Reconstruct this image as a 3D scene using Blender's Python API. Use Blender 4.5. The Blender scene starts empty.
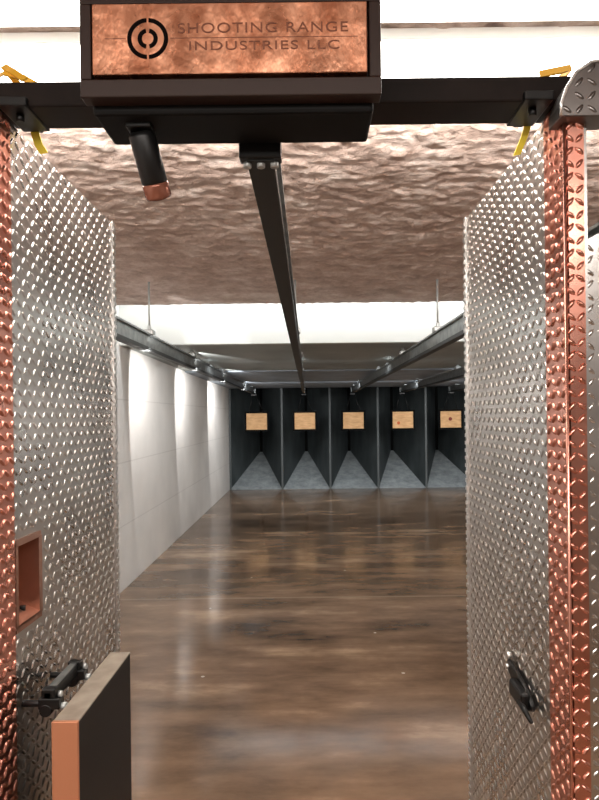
import bpy, math, random
from mathutils import Vector, Matrix
random.seed(7)
H = 1.63                                   # eye height
sc = bpy.context.scene
col = sc.collection
PI = math.pi

# ------------------------------------------------------------------ mesh builder
class MB:
    def __init__(self):
        self.v, self.f, self.s = [], [], []
    def add(self, vs, fs, smooth=False):
        o = len(self.v)
        self.v += [tuple(p) for p in vs]
        self.f += [tuple(i + o for i in f) for f in fs]
        self.s += [smooth] * len(fs)
        return self
    def box(self, x0, x1, y0, y1, z0, z1):
        vs = [(x, y, z) for z in (z0, z1) for y in (y0, y1) for x in (x0, x1)]
        return self.add(vs, [(0, 2, 3, 1), (4, 5, 7, 6), (0, 1, 5, 4), (2, 6, 7, 3), (0, 4, 6, 2), (1, 3, 7, 5)])
    def tube(self, path, r, n=12, caps=True):
        """path: points; r: number or list of radii"""
        P = [Vector(p) for p in path]
        R = r if isinstance(r, (list, tuple)) else [r] * len(P)
        vs, fs = [], []
        t0 = (P[1] - P[0]).normalized()
        up = Vector((0, 0, 1)) if abs(t0.z) < .9 else Vector((1, 0, 0))
        a = t0.cross(up).normalized()
        for i, p in enumerate(P):
            t = (P[min(i + 1, len(P) - 1)] - P[max(i - 1, 0)])
            if t.length < 1e-9: t = t0
            t.normalize()
            a = (a - t * a.dot(t)).normalized()
            b = t.cross(a)
            for k in range(n):
                w = 2 * PI * k / n
                vs.append(p + (a * math.cos(w) + b * math.sin(w)) * R[i])
        for i in range(len(P) - 1):
            for k in range(n):
                k2 = (k + 1) % n
                fs.append((i * n + k, i * n + k2, (i + 1) * n + k2, (i + 1) * n + k))
        self.add(vs, fs, True)
        if caps:
            o = len(self.v) - len(vs)
            self.f += [tuple(o + k for k in reversed(range(n))), tuple(o + (len(P) - 1) * n + k for k in range(n))]
            self.s += [False, False]
        return self
    def prism(self, poly, ax, a0, a1):
        """extrude a 2-D polygon along axis ax ('x','y','z')"""
        def P(u, w, a):
            return {'x': (a, u, w), 'y': (u, a, w), 'z': (u, w, a)}[ax]
        n = len(poly)
        vs = [P(u, w, a0) for u, w in poly] + [P(u, w, a1) for u, w in poly]
        fs = [tuple(range(n)), tuple(reversed(range(n, 2 * n)))]
        fs += [(i, i + n, (i + 1) % n + n, (i + 1) % n) for i in range(n)]
        return self.add(vs, fs)
    def lugs(self, o, u, v, nu, nv, pu, pv, L=.0235, W=.0085, h=.0022, skip=None, fine=True):
        """raised lozenges of diamond plate, alternating direction; o origin, u,v unit vectors"""
        o, u, v = Vector(o), Vector(u), Vector(v)
        n = u.cross(v)
        foot = []
        for k in range(10):
            w = 2 * PI * k / 10
            c, s = math.cos(w), math.sin(w)
            foot.append((L / 2 * c, W / 2 * s * (1 - .25 * c * c)))
        for i in range(nu):
            for j in range(nv):
                cu, cv = (i + .5) * pu, (j + .5) * pv
                if skip and skip(cu, cv): continue
                a = PI / 4 if (i + j) % 2 else -PI / 4
                a += .12
                ca, sa = math.cos(a), math.sin(a)
                c0 = o + u * cu + v * cv
                def pt(x, y, z):
                    return c0 + u * (x * ca - y * sa) + v * (x * sa + y * ca) + n * z
                vs = [pt(x, y, -.0002) for x, y in foot]
                if fine:
                    vs += [pt(x * .72, y * .6, h * .85) for x, y in foot] + [pt(0, 0, h)]
                    fs = [(k, (k + 1) % 10, (k + 1) % 10 + 10, k + 10) for k in range(10)]
                    fs += [(10 + k, 10 + (k + 1) % 10, 20) for k in range(10)]
                else:
                    vs += [pt(0, 0, h)]
                    fs = [(k, (k + 1) % 10, 10) for k in range(10)]
                self.add(vs, fs, True)
        return self
    def build(self, name, m, parent=None, bevel=0, seg=2):
        me = bpy.data.meshes.new(name)
        me.from_pydata(self.v, [], self.f)
        me.polygons.foreach_set('use_smooth', self.s)
        me.materials.append(m)
        me.update()
        ob = bpy.data.objects.new(name, me)
        col.objects.link(ob)
        if parent:
            ob.parent = parent
            if parent.type == 'EMPTY' or True:
                ob.matrix_parent_inverse = Matrix.Identity(4)
                ob.location = -world_loc(parent)
        if bevel:
            b = ob.modifiers.new('bevel', 'BEVEL'); b.width = bevel; b.segments = seg; b.limit_method = 'ANGLE'
        return ob

def world_loc(o):
    l = Vector((0, 0, 0))
    while o:
        l += o.location
        o = o.parent
    return l

def thing(name, label, cat, loc=(0, 0, 0), group=None):
    o = bpy.data.objects.new(name, None); col.objects.link(o)
    o.location = loc; o.empty_display_size = .1
    o['label'] = label; o['category'] = cat
    if group: o['group'] = group
    return o
def struct(ob):
    ob['kind'] = 'structure'
    return ob
def copy_tree(o, parent=None):
    c = o.copy(); col.objects.link(c)
    if parent: c.parent = parent
    for ch in list(o.children): copy_tree(ch, c)
    return c

# ------------------------------------------------------------------ materials
def lin(c):
    return tuple(((x / 255) / 12.92 if x <= 10 else ((x / 255 + .055) / 1.055) ** 2.4) for x in c)
class M:
    def __init__(self, name, rgb=(128, 128, 128), rough=.5, metal=0, spec=.5):
        self.m = bpy.data.materials.new(name); self.m.use_nodes = True
        self.t = self.m.node_tree; self.N = self.t.nodes; self.L = self.t.links
        self.b = self.N['Principled BSDF']
        self.b.inputs['Base Color'].default_value = (*lin(rgb), 1)
        self.b.inputs['Roughness'].default_value = rough
        self.b.inputs['Metallic'].default_value = metal
        self.b.inputs['Specular IOR Level'].default_value = spec
    def n(self, typ, **kw):
        x = self.N.new(typ)
        for k, v in kw.items():
            if k in x.inputs: x.inputs[k].default_value = v
            else: setattr(x, k, v)
        return x
    def coords(self, scale=(1, 1, 1), out='Object'):
        tc = self.n('ShaderNodeTexCoord'); mp = self.n('ShaderNodeMapping')
        mp.inputs['Scale'].default_value = scale
        self.L.new(tc.outputs[out], mp.inputs['Vector'])
        return mp.outputs['Vector']
    def noise(self, scale, detail=4, rough=.5, vec=None, sc=(1, 1, 1)):
        x = self.n('ShaderNodeTexNoise')
        x.inputs['Scale'].default_value = scale; x.inputs['Detail'].default_value = detail; x.inputs['Roughness'].default_value = rough
        self.L.new(vec or self.coords(sc), x.inputs['Vector'])
        return x.outputs['Fac']
    def ramp(self, fac, stops):
        r = self.n('ShaderNodeValToRGB')
        e = r.color_ramp.elements
        while len(e) < len(stops): e.new(.5)
        for k, (p, c) in enumerate(stops):
            e[k].position = p
            e[k].color = (*lin(c), 1) if isinstance(c, tuple) else (c, c, c, 1)
        self.L.new(fac, r.inputs['Fac'])
        return r.outputs['Color']
    def mix(self, fac, a, b, mode='MIX'):
        x = self.n('ShaderNodeMix', data_type='RGBA', blend_type=mode)
        def put(sock, val):
            if hasattr(val, 'links') or isinstance(val, bpy.types.NodeSocket): self.L.new(val, sock)
            elif isinstance(val, (int, float)): sock.default_value = val
            else: sock.default_value = (*lin(val), 1)
        put(x.inputs[0], fac); put(x.inputs[6], a); put(x.inputs[7], b)
        return x.outputs[2]
    def set(self, name, sock):
        self.L.new(sock, self.b.inputs[name]); return self
    def bump(self, h, strength=.3, dist=.01):
        x = self.n('ShaderNodeBump'); x.inputs['Strength'].default_value = strength; x.inputs['Distance'].default_value = dist
        self.L.new(h, x.inputs['Height']); self.L.new(x.outputs['Normal'], self.b.inputs['Normal'])
        return self
    def emit(self, rgb, s):
        self.b.inputs['Emission Color'].default_value = (*lin(rgb), 1); self.b.inputs['Emission Strength'].default_value = s
        return self

def math_node(m, op, a, b=None, c=None):
    x = m.n('ShaderNodeMath', operation=op)
    for k, v in enumerate((a, b, c)):
        if v is None: continue
        if isinstance(v, (int, float)): x.inputs[k].default_value = v
        else: m.L.new(v, x.inputs[k])
    return x.outputs[0]

# polished stained concrete
mf = M('polished_brown_concrete', rough=.2, spec=.42)
a = mf.noise(.8, 6, .6, sc=(.4, 1.1, 1))
b_ = mf.noise(3.2, 8, .65, sc=(.5, 1.1, 1))
base = mf.ramp(mf.mix(.45, a, b_), [(.34, (62, 50, 41)), (.44, (106, 86, 69)), (.55, (136, 111, 90)), (.67, (184, 158, 131))])
tc = mf.n('ShaderNodeTexCoord'); sx = mf.n('ShaderNodeSeparateXYZ'); mf.L.new(tc.outputs['Object'], sx.inputs[0])
jd = math_node(mf, 'ABSOLUTE', math_node(mf, 'SUBTRACT', sx.outputs['Y'], 5.75))
joint = math_node(mf, 'LESS_THAN', jd, .018)
jf = math_node(mf, 'MULTIPLY', joint, .55)
base = mf.mix(jf, base, (150, 132, 112))
vo = mf.n('ShaderNodeTexVoronoi'); vo.inputs['Scale'].default_value = 2.3
mf.L.new(mf.coords(), vo.inputs['Vector'])
chip = math_node(mf, 'LESS_THAN', vo.outputs['Distance'], .028)
base = mf.mix(math_node(mf, 'MULTIPLY', chip, .8), base, (215, 205, 192))
mf.set('Base Color', base)
mf.set('Roughness', mf.ramp(mf.noise(1.6, 5), [(.3, .09), (.7, .22)]))
mf.bump(mf.noise(9, 3), .03, .01)
FLOOR = mf.m

# sprayed rough ceiling
mc = M('sprayed_brown_ceiling', rough=.8, spec=.35)
mc.set('Base Color', mc.ramp(mc.noise(5, 6, .7), [(.3, (172, 150, 139)), (.5, (206, 184, 173)), (.68, (232, 218, 210))]))
hh = mc.mix(.5, mc.noise(14, 6, .7), mc.noise(45, 3, .6))
mc.bump(hh, .6, .02)
CEIL = mc.m

mw = M('white_painted_wall', rough=.55, spec=.3)
wv = mw.coords((1, 1, 1))
s2 = mw.n('ShaderNodeSeparateXYZ'); mw.L.new(wv, s2.inputs[0])
zz = math_node(mw, 'FRACT', math_node(mw, 'DIVIDE', s2.outputs['Z'], .6))
gl = math_node(mw, 'LESS_THAN', zz, .02)
wc = mw.ramp(mw.noise(1.5, 5), [(.3, (214, 211, 207)), (.7, (232, 229, 225))])
mw.set('Base Color', mw.mix(math_node(mw, 'MULTIPLY', gl, .35), wc, (176, 172, 168)))
mw.bump(mw.noise(20, 4), .06, .01)
WALL = mw.m
BAFFLE = M('white_baffle_paint', (206, 209, 206), .6, 0, .3).m
_b = M('rear_gallery_paint', (120, 104, 94), .7, 0, .3); REAR = _b.m
md = M('dark_grey_baffle', rough=.6, spec=.3)
md.set('Base Color', md.ramp(md.noise(2.5, 5, sc=(1, .6, 1)), [(.3, (134, 139, 136)), (.7, (156, 160, 157))])); DARKCEIL = md.m
md2 = M('dark_blue_grey_baffle', rough=.55, spec=.3)
md2.set('Base Color', md2.ramp(md2.noise(2.5, 5), [(.3, (128, 137, 146)), (.7, (148, 157, 166))])); DARKCEIL2 = md2.m
mt = M('dark_trap_steel', rough=.6, spec=.25)
mt.set('Base Color', mt.ramp(mt.noise(3, 5, sc=(1, 1, .5)), [(.3, (58, 64, 65)), (.7, (80, 87, 89))])); TRAP = mt.m
TRAPEDGE = M('trap_edge_steel', (82, 88, 90), .55).m
mr = M('trap_ramp_rubber', rough=.7, spec=.3)
mr.set('Base Color', mr.ramp(mr.noise(6, 6, .7), [(.3, (124, 131, 133)), (.7, (172, 179, 182))])); RAMP = mr.m
BLACK = M('black_backdrop', (12, 13, 13), .8, 0, .1).m

def plate_metal(name, c0, c1, r0, r1):
    m = M(name, c0, .3, 1)
    m.set('Base Color', m.ramp(m.noise(7, 4), [(.3, c0), (.7, c1)]))
    m.set('Roughness', m.ramp(m.noise(5, 4), [(.3, r0), (.7, r1)]))
    m.bump(m.noise(30, 2), .04, .005)
    return m.m
PLATE = plate_metal('silver_diamond_plate', (196, 193, 190), (214, 211, 208), .24, .34)
COPPER = plate_metal('copper_diamond_plate', (214, 146, 128), (228, 166, 148), .24, .34)
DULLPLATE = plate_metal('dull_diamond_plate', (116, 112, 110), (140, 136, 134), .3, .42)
SILVER = M('bright_silver_edge', (226, 224, 222), .35, 1).m
COPPERSMOOTH = plate_metal('smooth_copper', (182, 140, 122), (206, 164, 146), .3, .4)
mn = M('brushed_copper_plate', (222, 144, 106), .3, 1)
mn.set('Base Color', mn.ramp(mn.noise(30, 5, .6, sc=(1, 1, .35)), [(.3, (206, 138, 106)), (.7, (238, 178, 146))]))
mn.set('Roughness', mn.ramp(mn.noise(18, 5), [(.3, .22), (.7, .42)]))
mn.bump(mn.mix(.35, mn.noise(26, 4, .55, sc=(1, 1, .45)), mn.noise(11, 3)), .55, .012)
NAMEPLATE = mn.m
HOUSING = M('dark_brown_housing', (46, 31, 26), .45, 0, .3).m
HOUSINGBLK = M('black_housing', (13, 12, 12), .6, 0, .15).m
mbm = M('dark_brown_beam', rough=.55, spec=.15)
mbm.set('Base Color', mbm.ramp(mbm.noise(9, 5), [(.35, (22, 16, 14)), (.7, (34, 26, 23))])); BEAM = mbm.m
BLACKMETAL = M('black_metal', (10, 10, 11), .4, 0, .4).m
INK = M('dark_engraving', (14, 9, 8), .8, 0, .05).m
FAINT = M('shallow_engraving', (120, 72, 52), .45, .4).m
mg = M('galvanised_rail', rough=.4, metal=.75)
mg.set('Base Color', mg.ramp(mg.noise(16, 4), [(.3, (112, 116, 116)), (.7, (150, 154, 154))])); RAIL = mg.m
RAILDARK = M('dark_rail_lip', (40, 42, 42), .5, .4).m
ROD = M('zinc_rod', (186, 190, 190), .45, .6).m
mk = M('cardboard', rough=.8, spec=.2)
mk.set('Base Color', mk.ramp(mk.noise(8, 5, sc=(1, 1, 3)), [(.3, (196, 152, 108)), (.7, (222, 180, 134))])); CARD = mk.m
MARK = M('orange_mark', (196, 92, 48), .7).m
MARKRED = M('dark_red_mark', (120, 46, 34), .7).m
LAM = M('charcoal_laminate', (28, 26, 26), .5, 0, .25).m
mtop = M('grey_beige_board_edge', rough=.5)
mtop.set('Base Color', mtop.ramp(mtop.noise(22, 4), [(.3, (128, 118, 106)), (.7, (156, 146, 132))])); BOARDTOP = mtop.m
EDGECOP = M('satin_copper_edge_band', (208, 142, 108), .4, .55).m
YEL_LIT = M('yellow_strap', (250, 226, 70), .6).m  # tails: lighter yellow, the light falling on them put into the colour
YEL2 = M('amber_strap', (224, 168, 36), .6).m
FIXT = M('white_fixture_body', (236, 234, 230), .5).m
DIFF = M('lit_diffuser', (255, 252, 246), .5).emit((255, 250, 242), 9).m
LENS = M('brown_lens_glass', (150, 96, 78), .12, .4).m

# ------------------------------------------------------------------ the room
XL, XR = -1.765, 3.8
EDGE = [-1.765, -.585, .485, 1.555, 2.625, 3.8]        # lane edges
YB = 14.3                                              # front of the bullet traps
ZC = H + 1.006                                         # brown ceiling
YC = 5.7                                              # its downrange end
YW, ZW = 6.0, H + .684                                     # white baffle
ZT = 2.26                                              # top of the traps
YR = -3.2
struct(MB().box(XL - .1, XR + .1, YR - .1, 16.7, -.12, 0).build('floor', FLOOR))
struct(MB().box(XL - .12, XL, YR - .1, 16.7, 0, 4).build('wall_left', WALL))
struct(MB().box(XR, XR + .12, YR - .1, 16.7, 0, 4).build('wall_right', WALL))
struct(MB().box(XL, XR, YR - .1, YR, 0, ZC).build('wall_rear', REAR))
from mathutils import noise as mnoise
cm = MB().box(XL, XR, YR, YC, ZC + .03, ZC + .12)
gx, gy, step = 190, 165, .018
gx0, gy0 = XL, .75
nx, ny = int((XR - XL) / step) + 1, int((YC - gy0) / step) + 1
vs, fs = [], []
for j in range(ny):
    for i in range(nx):
        x = XL + (XR - XL) * i / (nx - 1); y = gy0 + (YC - gy0) * j / (ny - 1)
        p = Vector((x, y, 3))
        h = .008 * mnoise.noise(p * 2.6) + .006 * mnoise.noise(p * 7.3) + .008 * mnoise.noise(p * 15) + .011 * mnoise.noise(p * 29)
        vs.append((x, y, ZC + h * .9))
for j in range(ny - 1):
    for i in range(nx - 1):
        fs.append((j * nx + i, (j + 1) * nx + i, (j + 1) * nx + i + 1, j * nx + i + 1))
cm.add(vs, fs, True).box(XL, XR, YR, gy0, ZC, ZC + .04).box(XL, XR, YC - .02, YC, ZC + .0, ZC + .04)
struct(cm.build('ceiling', CEIL))
struct(MB().box(XL, XR, YC - .2, YW + .2, 3.38, 3.5).build('ceiling_upper', BAFFLE))
struct(MB().box(XL, XR, YC - .1, YC, ZC + .12, 3.38).build('trim_1', BAFFLE))
struct(MB().box(XL, XR, YW, YW + .1, ZW, 3.38).build('wall_upper', BAFFLE))
ym = 9.2
zm = ZW + (ZT - ZW) * (ym - YW) / (YB - YW)
struct(MB().prism([(YW + .1, ZW + .004), (ym, zm), (ym, zm + .06), (YW + .1, ZW + .064)], 'x', XL, XR).build('ceiling_front', DARKCEIL))
struct(MB().prism([(ym + .02, zm - .015), (YB, ZT), (YB, ZT + .06), (ym + .02, zm + .045)], 'x', XL, XR).build('ceiling_back', DARKCEIL2))
struct(MB().box(XL, XR, YB - .02, YB + .1, ZT, ZT + .5).build('trim_2', BLACK))
struct(MB().box(XL, XR, 16.5, 16.6, 0, 3).build('wall_back', BLACK))
struct(MB().box(XL, XR, YB + .1, 16.5, 2.7, 2.8).build('ceiling_trap', BLACK))

# ------------------------------------------------------------------ bullet trap bays
where = ['beside the white wall, behind the first cardboard target', 'behind the target under the rail from the control box',
         'third along from the white wall', 'behind the target with an orange mark low in its corner',
         'behind the target with a red mark in its middle']
for i in range(5):
    x0, x1 = EDGE[i], EDGE[i + 1]
    xm = (x0 + x1) / 2; ya = 16.0; za = .75
    t = thing('bullet_trap_bay', 'dark V-shaped bullet trap bay ' + where[i], 'bullet trap', (xm, YB, 0), 'bullet trap bays along the end wall')
    for sgn, xe in ((-1, x0), (1, x1)):
        xa = xm + sgn * .03
        e = .006 * -sgn
        MB().prism([(xe + e, YB), (xa, ya), (xa + sgn * .02, ya), (xe + e + sgn * .004, YB)], 'z', 0, ZT + .35).build('side_panel', TRAP, t)
    MB().add([(x0 + .01, YB, .0), (x1 - .01, YB, .0), (xm + .03, ya, za), (xm - .03, ya, za),
              (x0 + .01, YB, -.0), (x1 - .01, YB, -.0), (xm + .03, ya, 0), (xm - .03, ya, 0)],
             [(0, 1, 2, 3), (7, 6, 5, 4), (0, 3, 7, 4), (1, 5, 6, 2), (2, 6, 7, 3)]).build('ramp', RAMP, t)
    MB().box(xm - .035, xm + .035, ya - .005, ya + .02, 0, ZT + .35).build('back_plate', BLACK, t)
    w = .022
    xs = x0 if i else x0 + w
    MB().box(xs - w + .001, xs + w - .001, YB - .035, YB - .002, 0, ZT - .01).build('edge_post', TRAPEDGE, t)

# ------------------------------------------------------------------ carrier rails
RX = [-1.17, -.085, .97, 2.04, 3.11]
rlab = ['long grey target rail along the white wall', 'long target rail running downrange from the control box',
        'long grey target rail crossing toward the gap beside the plated partition with the black latch',
        'second target rail out past the plated partition with the black latch',
        'outermost target rail, barely showing past the plated partition with the black latch']
ZR = H + .486
def ceil_z(y):
    return ZC if y < YC else (ZW + (ZT - ZW) * (y - YW) / (YB - YW))
Y0, Y1 = 1.215, 14.0
rt = thing('target_rail', rlab[0], 'rail', (0, Y0, ZR), 'target carrier rails')
MB().box(-.006, .006, Y0, Y1, ZR + .01, ZR + .122).box(-.026, .026, Y0, Y1, ZR + .118, ZR + .130).build('web', RAIL, rt)
MB().box(-.026, .026, Y0, Y1, ZR, ZR + .012).box(-.026, -.022, Y0, Y1, ZR + .012, ZR + .026).box(.022, .026, Y0, Y1, ZR + .012, ZR + .026).build('lower_lip', RAILDARK, rt)
MB().box(-.03, .03, Y1 - .01, Y1 + .015, ZR - .012, ZR + .14).build('end_stop', RAIL, rt, .004)
for y in (4.75, 6.5, 8.7, 11.6, 13.3):
    h = MB().tube([(0, y, ZR + .135), (0, y, ceil_z(y) + .03)], .008, 8).build('hanger_rod', ROD, rt)
    MB().box(-.035, .035, y - .05, y + .05, ZR + .126, ZR + .165).box(-.012, .012, y - .012, y + .012, ZR + .16, ZR + .2).build('bracket', ROD, h, .006)
roots = [rt] + [copy_tree(rt) for _ in range(4)]
for i, (o, x) in enumerate(zip(roots, RX)):
    o.location = (x, Y0, ZR); o['label'] = rlab[i]
# coupling where the middle rail meets the control box
cpl = MB().box(-.085 - .04, -.085 + .04, 1.206, 1.24, ZR + .002, ZR + .05)
cp = cpl.build('end_bracket', BLACKMETAL, roots[1], .003)
for dx in (-.026, 0, .026):
    MB().tube([(-.085 + dx, 1.23, ZR + .004), (-.085 + dx, 1.23, ZR - .008)], .008, 8).build('bolt', ROD, cp)

# ------------------------------------------------------------------ targets
tl = ['cardboard target hung nearest the white wall', 'plain cardboard target hung at the end of the rail from the control box',
      'plain cardboard target third along from the white wall', 'cardboard target with an orange mark low in one corner',
      'cardboard target with a dark red mark in its middle']
TX = [-1.115, -.07, .985, 2.06, 3.1]
ZTG = 1.522
YT = 13.9
for i in range(5):
    x = TX[i]; w, h = .222, .178
    t = thing('cardboard_target', tl[i], 'target', (x, YT, ZTG), 'cardboard targets in a row at the end of the range')
    s = MB().box(x - w, x + w, YT - .004, YT + .004, ZTG - h, ZTG + h).build('cardboard_sheet', CARD, t)
    fr = MB()
    g, q = .004, .04
    for (a0, a1, b0, b1) in ((-w - q, w + q, h + g, h + q), (-w - q, w + q, -h - q, -h - g), (-w - q, -w - g, -h - g, h + g), (w + g, w + q, -h - g, h + g)):
        fr.box(x + a0, x + a1, YT + .0, YT + .02, ZTG + b0, ZTG + b1)
    fr.box(x - w - .02, x + w + .02, YT + .006, YT + .012, ZTG - h - .02, ZTG + h + .02)
    fr.build('shade_surround', BLACK, t)  # black surround stands in for the shadow-like dark halo around the cardboard
    arm = MB()
    for dx in (-.15, .15): arm.tube([(x + dx, YT + .01, ZTG + h + .03), (x + dx * .25 + (RX[i] - x), YT + .01, ZR - .012)], .007, 8)
    arm.build('hanger_arm', BLACKMETAL, t)
    MB().box(RX[i] - .06, RX[i] + .06, YT - .05, YT + .06, ZR - .035, ZR - .001).build('trolley', BLACKMETAL, t, .006)
    if i == 3:
        MB().tube([(x - .095, YT - .007, ZTG - .065), (x - .095, YT - .003, ZTG - .065)], [.034, .034], 12).build('bullet_mark', MARK, s)
    if i == 4:
        MB().tube([(x - .01, YT - .007, ZTG + .01), (x - .01, YT - .003, ZTG + .01)], [.04, .04], 12).build('bullet_mark', MARKRED, s)
    if i in (3, 4):
        s['label'] = 'cardboard sheet with a coloured bullet mark'

# ------------------------------------------------------------------ plated dividers
YD0, YD1, ZD, TH = 1.19, 1.95, 2.222, .062
PITCH = .0228
def divider(sgn, label):
    TH = .062 if sgn < 0 else .0385
    """sgn -1: the divider whose plated face looks to +x; +1: to -x"""
    xi = -.588 if sgn < 0 else .485              # inner face
    xo = xi + sgn * TH
    t = thing('shooting_stall_divider', label, 'divider', ((xi + xo) / 2, (YD0 + YD1) / 2, 0), 'plated stall dividers')
    n = Vector((-sgn, 0, 0))
    p = MB()
    lo, hi = min(xi, xo), max(xi, xo)
    hole = (1.277, 1.390, H - .418, H - .252) if sgn < 0 else None
    if hole:
        y0, y1, z0, z1 = hole
        p.box(lo, hi, YD0, y0, 0, ZD); p.box(lo, hi, y1, YD1, 0, ZD)
        p.box(lo, hi, y0, y1, 0, z0); p.box(lo, hi, y0, y1, z1, ZD)
        p.box(lo, lo + .012, y0, y1, z0, z1)
    else:
        p.box(lo, hi, YD0, YD1, 0, ZD)
    yt = 1.268 if sgn < 0 else 1.29
    ya, yb = yt + .003, YD1 - .018
    nu, nv = int((yb - ya) / PITCH), int(ZD / PITCH)
    def skip(u, v):
        if not hole: return False
        y = (ya + u) if sgn < 0 else (yb - u)
        return hole[0] - .02 < y < hole[1] + .02 and hole[2] - .02 < v < hole[3] + .02
    if sgn < 0:   # face normal +x : u=+y, v=+z
        p.lugs((xi, ya, 0), (0, 1, 0), (0, 0, 1), nu, nv, (yb - ya) / nu, ZD / nv, skip=skip)
        p.lugs((xo, yb, 0), (0, -1, 0), (0, 0, 1), nu, nv, (yb - ya) / nu, ZD / nv, fine=False)
    else:         # normal -x : u=-y
        p.lugs((xi, yb, 0), (0, -1, 0), (0, 0, 1), nu, nv, (yb - ya) / nu, ZD / nv)
        p.lugs((xo, ya, 0), (0, 1, 0), (0, 0, 1), nu, nv, (yb - ya) / nu, ZD / nv, fine=False)
    pn = p.build('plate_panel', PLATE, t)
    pn['label'] = 'silver diamond plate panel'
    # copper angle trim around the near edge: inner flange, front flange
    c = MB()
    e = .004
    xin = xi - sgn * e
    c.box(min(xin, xi + sgn * .002), max(xin, xi + sgn * .002), YD0 - e, yt, 0, ZD)
    fw = .036
    c.box(min(xin, xin + sgn * fw), max(xin, xin + sgn * fw), YD0 - e, YD0 + .0005, 0, ZD)
    c.tube([(xin, YD0 - e, 0), (xin, YD0 - e, ZD)], .0035, 10)
    nvv = int(ZD / .0235)
    if sgn < 0:
        c.lugs((xin, YD0, 0), (0, 1, 0), (0, 0, 1), 4, nvv, (yt - YD0) / 4, ZD / nvv, W=.010, h=.004)
        c.lugs((xin - fw, YD0 - e, 0), (1, 0, 0), (0, 0, 1), 2, nvv, .018, ZD / nvv, L=.022, W=.010, h=.0045)
    else:
        c.lugs((xin, yt - .002, 0), (0, -1, 0), (0, 0, 1), 4, nvv, (yt - YD0) / 4, ZD / nvv, W=.010, h=.004)
        c.lugs((xin, YD0 - e, 0), (1, 0, 0), (0, 0, 1), 2, nvv, .018, ZD / nvv, L=.022, W=.010, h=.0045)
    c.build('corner_trim', COPPER, t)['label'] = 'copper diamond plate corner trim'
    # silver angle on the downrange edge
    s = MB()
    s.box(min(xin, xo), max(xin, xo), YD1 - .001, YD1 + .006, 0, ZD + .004)
    s.box(min(xin, xi), max(xin, xi), YD1 - .016, YD1, 0, ZD + .004)
    k = 0
    z = .01
    while z < ZD - .02:
        s.box(min(xin - sgn * .003, xi), max(xin - sgn * .003, xi), YD1 - .014, YD1 + .005, z, z + .011); z += .0228
    s.build('edge_trim', SILVER, t)['label'] = 'bright silver notched edge strip'
    # wing of plate turned outward behind the trim
    zt = H + .33
    wx0, wx1 = xin + sgn * fw, xin + sgn * (fw + .12)
    wing = MB()
    poly = [(wx0, 0), (wx1, 0), (wx1, zt + .05), (wx0, zt - .01)]
    if sgn < 0: poly = poly[::-1]
    wing.prism(poly, 'y', YD0 + .006, YD0 + .012)
    if sgn > 0: wing.lugs((wx0, YD0 + .006, 0), (1, 0, 0), (0, 0, 1), 5, 85, .0235, (zt - .01) / 85)
    else: wing.lugs((wx1, YD0 + .006, 0), (1, 0, 0), (0, 0, 1), 5, 85, .0235, (zt - .01) / 85)
    wing.build('wing_plate', PLATE, t)['label'] = 'narrow silver diamond plate wing beside the copper trim'
    if hole:
        y0, y1, z0, z1 = hole
        r = MB()
        xf = xi + .004
        d = .010
        for (a0, a1, b0, b1) in ((y0 - .004, y1 + .004, z1 - .003, z1 + d), (y0 - .004, y1 + .004, z0 - d, z0 + .003), (y0 - .004, y0 + .006, z0, z1), (y1 - .008, y1 + .008, z0, z1)):
            r.box(xi - .046, xf, a0, a1, b0, b1)
        r.box(xi - .048, xi - .044, y0, y1, z0, z1)
        # sloped sill of the pocket
        r.prism([(xi - .045, z0 + .03), (xf, z0 + .004), (xf, z0), (xi - .045, z0)], 'y', y0 + .004, y1 - .006)
        rr = r.build('recessed_pocket', COPPERSMOOTH, t); rr['label'] = 'copper lined recessed pocket'
        MB().tube([(xi - .02, (y0 + y1) / 2 + .02, z0 + .024), (xi - .02, (y0 + y1) / 2 + .02, z0 + .012)], .006, 10).build('screw', BLACKMETAL, rr)
    return t
divider(-1, 'silver diamond plate stall divider carrying the folded table and copper pocket')
divider(1, 'silver diamond plate stall divider with a small black latch and copper trim')

# ------------------------------------------------------------------ overhead beam
bt = thing('overhead_beam', 'dark brown steel beam across the tops of the plated dividers', 'beam', (0, 1.27, H + .6))
MB().box(XL, XR, 1.222, 1.32, H + .597, H + .645).build('beam_bar', BEAM, bt, .004)
for x in (-.555, .445):
    k = MB().box(x - .028, x + .028, 1.21, 1.326, H + .594, H + .612).box(x - .010, x + .010, 1.325, 1.338, H + .597, H + .63).build('clamp', BLACKMETAL, bt, .003)
    MB().tube([(x, 1.25, H + .595), (x, 1.25, H + .58)], .008, 8).build('bolt', BLACKMETAL, k)

# plate cover at the beam end
def end_cover(sgn, label):
    x0 = .455 if sgn > 0 else -.605
    t = thing('beam_end_cover', label, 'cover', (sgn * .56, 1.2, H + .6))
    pts = [(0, 0), (.001, .022), (.010, .048), (.028, .078), (.055, .096), (.10, .104), (.21, .104), (.21, 0)]
    base = .462 if sgn > 0 else -.64
    poly = [(base + sgn * u, H + .536 + v) for u, v in pts]
    if sgn > 0: poly = poly[::-1]
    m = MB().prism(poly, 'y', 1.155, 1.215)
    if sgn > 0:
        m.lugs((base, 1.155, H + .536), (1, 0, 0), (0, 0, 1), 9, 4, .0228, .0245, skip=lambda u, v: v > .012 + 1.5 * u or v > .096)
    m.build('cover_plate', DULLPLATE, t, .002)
    rim = MB().tube([(base + sgn * u, 1.153, H + .536 + v) for u, v in pts[:7]], .003, 8)
    rim.build('rolled_rim', SILVER, t)
end_cover(1, 'rounded diamond plate cover over the beam end above the copper trim')

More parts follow.
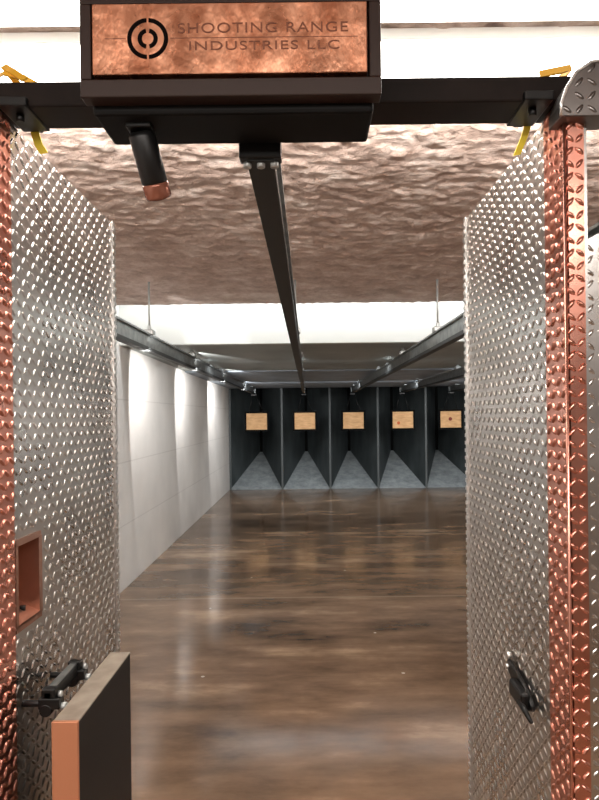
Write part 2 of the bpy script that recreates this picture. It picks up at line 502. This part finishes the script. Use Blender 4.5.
# ------------------------------------------------------------------ yellow straps
def strip(m, path, w, th=.0016):
    """flat band following path; w is the width vector"""
    P = [Vector(p) for p in path]; w = Vector(w) / 2
    vs, fs = [], []
    for i, p in enumerate(P):
        t = (P[min(i + 1, len(P) - 1)] - P[max(i - 1, 0)]).normalized()
        n = t.cross(w).normalized() * th
        vs += [p - w - n, p + w - n, p + w + n, p - w + n]
    for i in range(len(P) - 1):
        for k in range(4):
            fs.append((4 * i + k, 4 * i + (k + 1) % 4, 4 * i + 4 + (k + 1) % 4, 4 * i + 4 + k))
    fs += [(3, 2, 1, 0), tuple(4 * (len(P) - 1) + k for k in range(4))]
    m.add(vs, fs)
zt = H + .648
t = thing('yellow_strap', 'yellow strap crossed over the beam above the divider with the folded table', 'strap', (-.56, 1.27, zt), 'yellow straps over the beam')
m = MB(); strip(m, [(-.60, 1.226, zt + .003), (-.575, 1.23, zt + .018), (-.545, 1.24, zt + .014), (-.515, 1.26, zt + .002), (-.53, 1.30, zt + .002)], (.004, .006, .012)); m.build('strand', YEL2, t)
m = MB(); strip(m, [(-.535, 1.225, zt + .002), (-.56, 1.228, zt + .020), (-.578, 1.232, zt + .032), (-.57, 1.26, zt + .02), (-.56, 1.30, zt + .003)], (.010, .004, .008)); m.build('strand', YEL2, t)
m = MB(); strip(m, [(-.568, 1.30, zt + .002), (-.566, 1.329, zt), (-.562, 1.331, zt - .05), (-.556, 1.336, zt - .075), (-.548, 1.345, zt - .09)], (.016, 0, .003)); m.build('tail', YEL_LIT, t)
t = thing('yellow_strap', 'yellow strap over the beam beside the rounded diamond plate cover', 'strap', (.48, 1.27, zt), 'yellow straps over the beam')
m = MB(); strip(m, [(.452, 1.228, zt + .002), (.470, 1.228, zt + .006), (.492, 1.228, zt + .010), (.512, 1.23, zt + .016), (.505, 1.26, zt + .010), (.475, 1.30, zt + .003)], (.0, .008, .016)); m.build('strand', YEL2, t)
m = MB(); strip(m, [(.465, 1.30, zt + .002), (.467, 1.329, zt), (.465, 1.331, zt - .045), (.458, 1.334, zt - .07), (.445, 1.345, zt - .105)], (.015, 0, .003)); m.build('tail', YEL_LIT, t)

# ------------------------------------------------------------------ control box with name plate
BX0, BX1, BZ0, BZ1 = -.368, .127, H + .511, H + .70
YF = 1.05
t = thing('control_box', 'dark brown control box with a copper name plate hung at the overhead beam', 'box', (-.12, 1.12, BZ0))
MB().box(BX0 + .010, BX1 - .010, YF + .03, 1.2045, BZ0 + .001, BZ1 - .005).build('housing', HOUSINGBLK, t, .006)
PX0, PX1, PZ0, PZ1 = -.3455, .1035, H + .5605, H + .676
fr = MB()
fr.box(BX0, BX1, YF, YF + .032, BZ0 + .016, PZ0 - .004).box(BX0, BX1, YF, YF + .032, PZ1 + .004, BZ1)
fr.box(BX0, PX0 - .004, YF, YF + .032, PZ0 - .004, PZ1 + .004).box(PX1 + .004, BX1, YF, YF + .032, PZ0 - .004, PZ1 + .004)
fr.box(PX0 - .005, PX1 + .005, YF + .018, YF + .03, PZ0 - .006, PZ1 + .006)
fr.build('front_bezel', HOUSING, t, .002)
pl = MB().box(PX0, PX1, YF - .006, YF + .014, PZ0, PZ1).build('name_plate', NAMEPLATE, t, .0015)
pl['label'] = 'brushed copper name plate with ring emblem and lettering'
yp = YF - .0064
def ring(cx, cz, r0, r1, a0, a1, n, name, parent, mat):
    vs, fs = [], []
    for k in range(n + 1):
        w = a0 + (a1 - a0) * k / n
        for r in (r0, r1):
            vs.append((cx + r * math.cos(w), yp, cz + r * math.sin(w)))
            vs.append((cx + r * math.cos(w), yp + .001, cz + r * math.sin(w)))
    for k in range(n):
        b = 4 * k
        fs += [(b, b + 4, b + 6, b + 2), (b, b + 1, b + 5, b + 4), (b + 2, b + 6, b + 7, b + 3)]
    return vs, fs
cx, cz = -.2545, H + .6185
em = MB()
g = .05
for a0, a1, r0, r1 in ((PI / 2 + g, 3 * PI / 2 - g, .0265, .0335), (-PI / 2 + g, PI / 2 - g, .0265, .0335), (PI / 2 + .2, 3 * PI / 2 - .2, .0095, .0165), (-PI / 2 + .2, PI / 2 - .2, .0095, .0165)):
    vs, fs = ring(cx, cz, r0, r1, a0, a1, 28, '', None, None); em.add(vs, fs)
em.build('ring_emblem', INK, pl)
ln = MB().box(-.345 + .02, cx - .036, yp, yp + .001, H + .6183, H + .6193).box(cx + .037, .088, yp, yp + .001, H + .6183, H + .6193)
ln.build('rule_line', FAINT, pl)
def text(body, x0, x1, z, h, mat):
    cu = bpy.data.curves.new('lettering', 'FONT'); cu.body = body; cu.size = 1; cu.extrude = .01; cu.space_character = 1.12
    tmp = bpy.data.objects.new('lettering', cu); col.objects.link(tmp)
    bpy.context.view_layer.update()
    me = bpy.data.meshes.new_from_object(tmp.evaluated_get(bpy.context.evaluated_depsgraph_get()))
    bpy.data.objects.remove(tmp)
    xs = [v.co.x for v in me.vertices]; ys = [v.co.y for v in me.vertices]
    ax, bx, ay, by = min(xs), max(xs), min(ys), max(ys)
    for v in me.vertices:
        x, y, zq = v.co
        v.co = (x0 + (x - ax) / (bx - ax) * (x1 - x0), yp - .0002 - zq * .03, z + (y - ay) / (by - ay) * h)
    me.materials.clear(); me.materials.append(mat)
    ob = bpy.data.objects.new('lettering', me); col.objects.link(ob); ob.parent = pl; ob.location = -world_loc(pl)
text('SHOOTING RANGE', -.205, .072, H + .6265, .0165, FAINT)
text('INDUSTRIES LLC', -.187, .058, H + .5985, .0145, FAINT)

# ------------------------------------------------------------------ barrel lamp under the box
A, B = Vector((-.289, 1.128, H + .506)), Vector((-.270, 1.185, H + .402))
d = (B - A).normalized()
t = thing('barrel_spotlight', 'small black barrel spotlight with a brown lens hanging under the control box', 'spotlight', A)
MB().box(A.x - .022, A.x + .022, A.y - .022, A.y + .022, A.z - .002, A.z + .012).build('mount', BLACKMETAL, t, .003)
MB().tube([A - d * .0, A + d * .008, A + d * .085, A + d * .09], [.018, .0235, .0235, .0225], 24).build('barrel', BLACKMETAL, t)
MB().tube([A + d * .088, A + d * .092, A + d * .112, A + d * .116], [.0225, .0245, .0245, .022], 24).build('lens_ring', LENS, t)
MB().tube([A + d * .1155, A + d * .119], [.0195, .012], 20).build('lens', LENS, t)

# ------------------------------------------------------------------ folded table on the divider
t = thing('folding_table', 'charcoal folding table leaf with copper end, hanging on a plated divider', 'table', (-.465, 1.39, .45))
TZ = H - .577
MB().box(-.4935, -.4455, 1.224, 1.58, .42, TZ - .004).build('table_leaf', LAM, t, .002)
MB().box(-.494, -.445, 1.219, 1.58, TZ - .0045, TZ).build('top_edge', BOARDTOP, t, .001)['label'] = 'grey beige upper edge'
MB().box(-.4945, -.4445, 1.216, 1.2245, .42, TZ + .0005).build('end_band', EDGECOP, t, .001)['label'] = 'satin copper end band'
br = MB().box(-.536, -.518, 1.278, 1.43, H - .572, H - .545).build('hinge_bar', BLACKMETAL, t, .003)
br['label'] = 'black hinge bar'
MB().box(-.534, -.5195, 1.28, 1.428, H - .5455, H - .5425).build('highlight_edge', RAIL, br)  # grey metal strip stands for the highlight along the black bar
for y in (1.288, 1.43):
    MB().box(-.545, -.502, y - .013, y + .013, H - .580, H - .558).box(-.540, -.512, y - .010, y + .010, H - .560, H - .540).tube([(-.530, y - .014, H - .582), (-.530, y + .014, H - .582)], .013, 14).tube([(-.5815, y, H - .572), (-.54, y, H - .572)], .007, 10).build('hinge_block', BLACKMETAL, br, .003)
    MB().tube([(-.505, y, H - .577), (-.4925, y, H - .577)], .007, 10).build('bolt', ROD, br)
    MB().tube([(-.5075, y, H - .553), (-.501, y, H - .553)], .006, 10).build('bolt', ROD, br)

# ------------------------------------------------------------------ latch on the other divider
xi = .485
t = thing('table_latch', 'black metal latch on the plated divider with the wide copper trim', 'latch', (xi, 1.46, H - .63))
LZ = lambda y: H - .598 - (1.535 - y) * .22
pts = [(1.535, .014), (1.515, .019), (1.475, .024), (1.43, .026), (1.395, .020), (1.372, .006)]
poly = [(y, LZ(y) + h * .75) for y, h in pts] + [(y, LZ(y) - h) for y, h in reversed(pts)]
lt = MB().prism(poly, 'x', xi - .014, xi - .0045).build('latch_body', BLACKMETAL, t, .003)
MB().box(xi - .030, xi - .010, 1.385, 1.475, LZ(1.43) - .024, LZ(1.43) + .014).build('latch_arm', BLACKMETAL, t, .006)
MB().tube([(xi - .030, 1.40, LZ(1.40)), (xi - .020, 1.352, LZ(1.40) - .026)], [.008, .004], 10).build('latch_tongue', BLACKMETAL, t)
MB().tube([(xi - .0035, 1.535, LZ(1.54) + .018), (xi - .016, 1.535, LZ(1.54) + .018)], .009, 12).build('screw_head', SILVER, t)
MB().tube([(xi - .010, 1.53, LZ(1.53) - .004), (xi - .02, 1.53, LZ(1.53) - .004)], .006, 12).build('screw_head', SILVER, t)

# ------------------------------------------------------------------ ceiling lights
def light(y0, y1, label):
    t = thing('linear_ceiling_light', label, 'ceiling light', (0, (y0 + y1) / 2, ZC))
    x0, x1 = -1.66, 3.0
    MB().box(x0, x1, y0, y1, ZC - .03, ZC - .001).build('fixture_body', FIXT, t, .004)
    n = 10
    ym, hw = (y0 + y1) / 2, (y1 - y0) / 2 - .012
    poly = [(ym + hw * math.cos(PI + PI * k / n), ZC - .03 + .04 * math.sin(PI + PI * k / n)) for k in range(n + 1)]
    MB().prism(poly, 'x', x0 + .01, x1 - .01).build('diffuser', DIFF, t)
light(1.28, 1.59, 'long lit ceiling light above the copper name plate, topmost white band')
light(1.66, 1.90, 'long lit ceiling light just above the dark overhead beam')

# ------------------------------------------------------------------ lamps
def area(name, loc, rot, sx, sy, power, colr=(1, 1, 1), spread=PI):
    l = bpy.data.lights.new(name, 'AREA'); l.shape = 'RECTANGLE'; l.size = sx; l.size_y = sy; l.energy = power; l.color = colr; l.spread = spread
    o = bpy.data.objects.new(name, l); col.objects.link(o); o.location = loc; o.rotation_euler = rot
    return o
def spot(name, loc, aim, ang, blend, power, colr=(1, 1, 1), r=.02):
    l = bpy.data.lights.new(name, 'SPOT'); l.spot_size = ang; l.spot_blend = blend; l.energy = power; l.color = colr; l.shadow_soft_size = r
    o = bpy.data.objects.new(name, l); col.objects.link(o); o.location = loc
    o.rotation_euler = (Vector(aim) - Vector(loc)).to_track_quat('-Z', 'Y').to_euler()
    return o
WARM, COOL = (1, .93, .86), (.95, .98, 1)
# added fill lamps, out of view behind and above the shooter
area('gallery_fill', (-.1, -.9, 2.55), (math.radians(12), 0, 0), 3.0, .4, 75, WARM)
area('gallery_fill', (-.1, -2.4, 2.55), (math.radians(20), 0, 0), 3.0, .4, 40, WARM)
# added strip lamp behind the second fixture brightens the rough ceiling at grazing angle
area('ceiling_graze_fill', (.6, 1.93, ZC - .07), (math.radians(112), 0, 0), 4.4, .05, 78, WARM)
# lamps in the slot behind the brown ceiling wash the white baffle
area('baffle_lamp', (1.0, YC + .06, 3.0), (math.radians(55), 0, 0), 5.2, .1, 6, COOL)
# downlight on the range floor and traps
area('range_lamp', (1.0, YC + .12, 2.95), (math.radians(0), 0, 0), 5.2, .1, 38, COOL)
area('range_lamp', (1.0, 11.9, 2.24), (math.radians(25), 0, 0), 4.8, .1, 60, COOL)
area('range_lamp', (1.0, 7.6, 2.27), (math.radians(15), 0, 0), 4.6, .1, 34, COOL)
for y, e, zq in ((4.6, 34, 1.8), (6.58, 46, 1.97), (8.75, 46, 1.97), (11.5, 44, 1.97)):
    spot('wall_washer', (3.18, y, 2.10), (3.76, y + .65, zq), math.radians(142), .06, e * 1.2, (1, .98, .96))
    spot('wall_washer', (-1.14, y, 2.10), (-1.72, y + .65, zq), math.radians(142), .06, e, (1, .98, .96))
w = bpy.data.worlds.new('world'); sc.world = w; w.use_nodes = True
w.node_tree.nodes['Background'].inputs[0].default_value = (.5, .48, .46, 1)
w.node_tree.nodes['Background'].inputs[1].default_value = .15

# ------------------------------------------------------------------ camera
cam = bpy.data.cameras.new('camera'); co = bpy.data.objects.new('camera', cam); col.objects.link(co)
cam.sensor_fit = 'VERTICAL'; cam.sensor_height = 24; cam.lens = 24 * 640 / 800; cam.clip_start = .02
cam.shift_x = -8.5 / 800; cam.shift_y = 16 / 800
R = Matrix.Rotation(math.radians(90), 4, 'X') @ Matrix.Rotation(math.radians(-.65), 4, 'Z')
co.matrix_world = Matrix.Translation((0, 0, H)) @ R
sc.camera = co
sc.view_settings.view_transform = 'Standard'
sc.view_settings.look = 'None'
sc.view_settings.exposure = 0
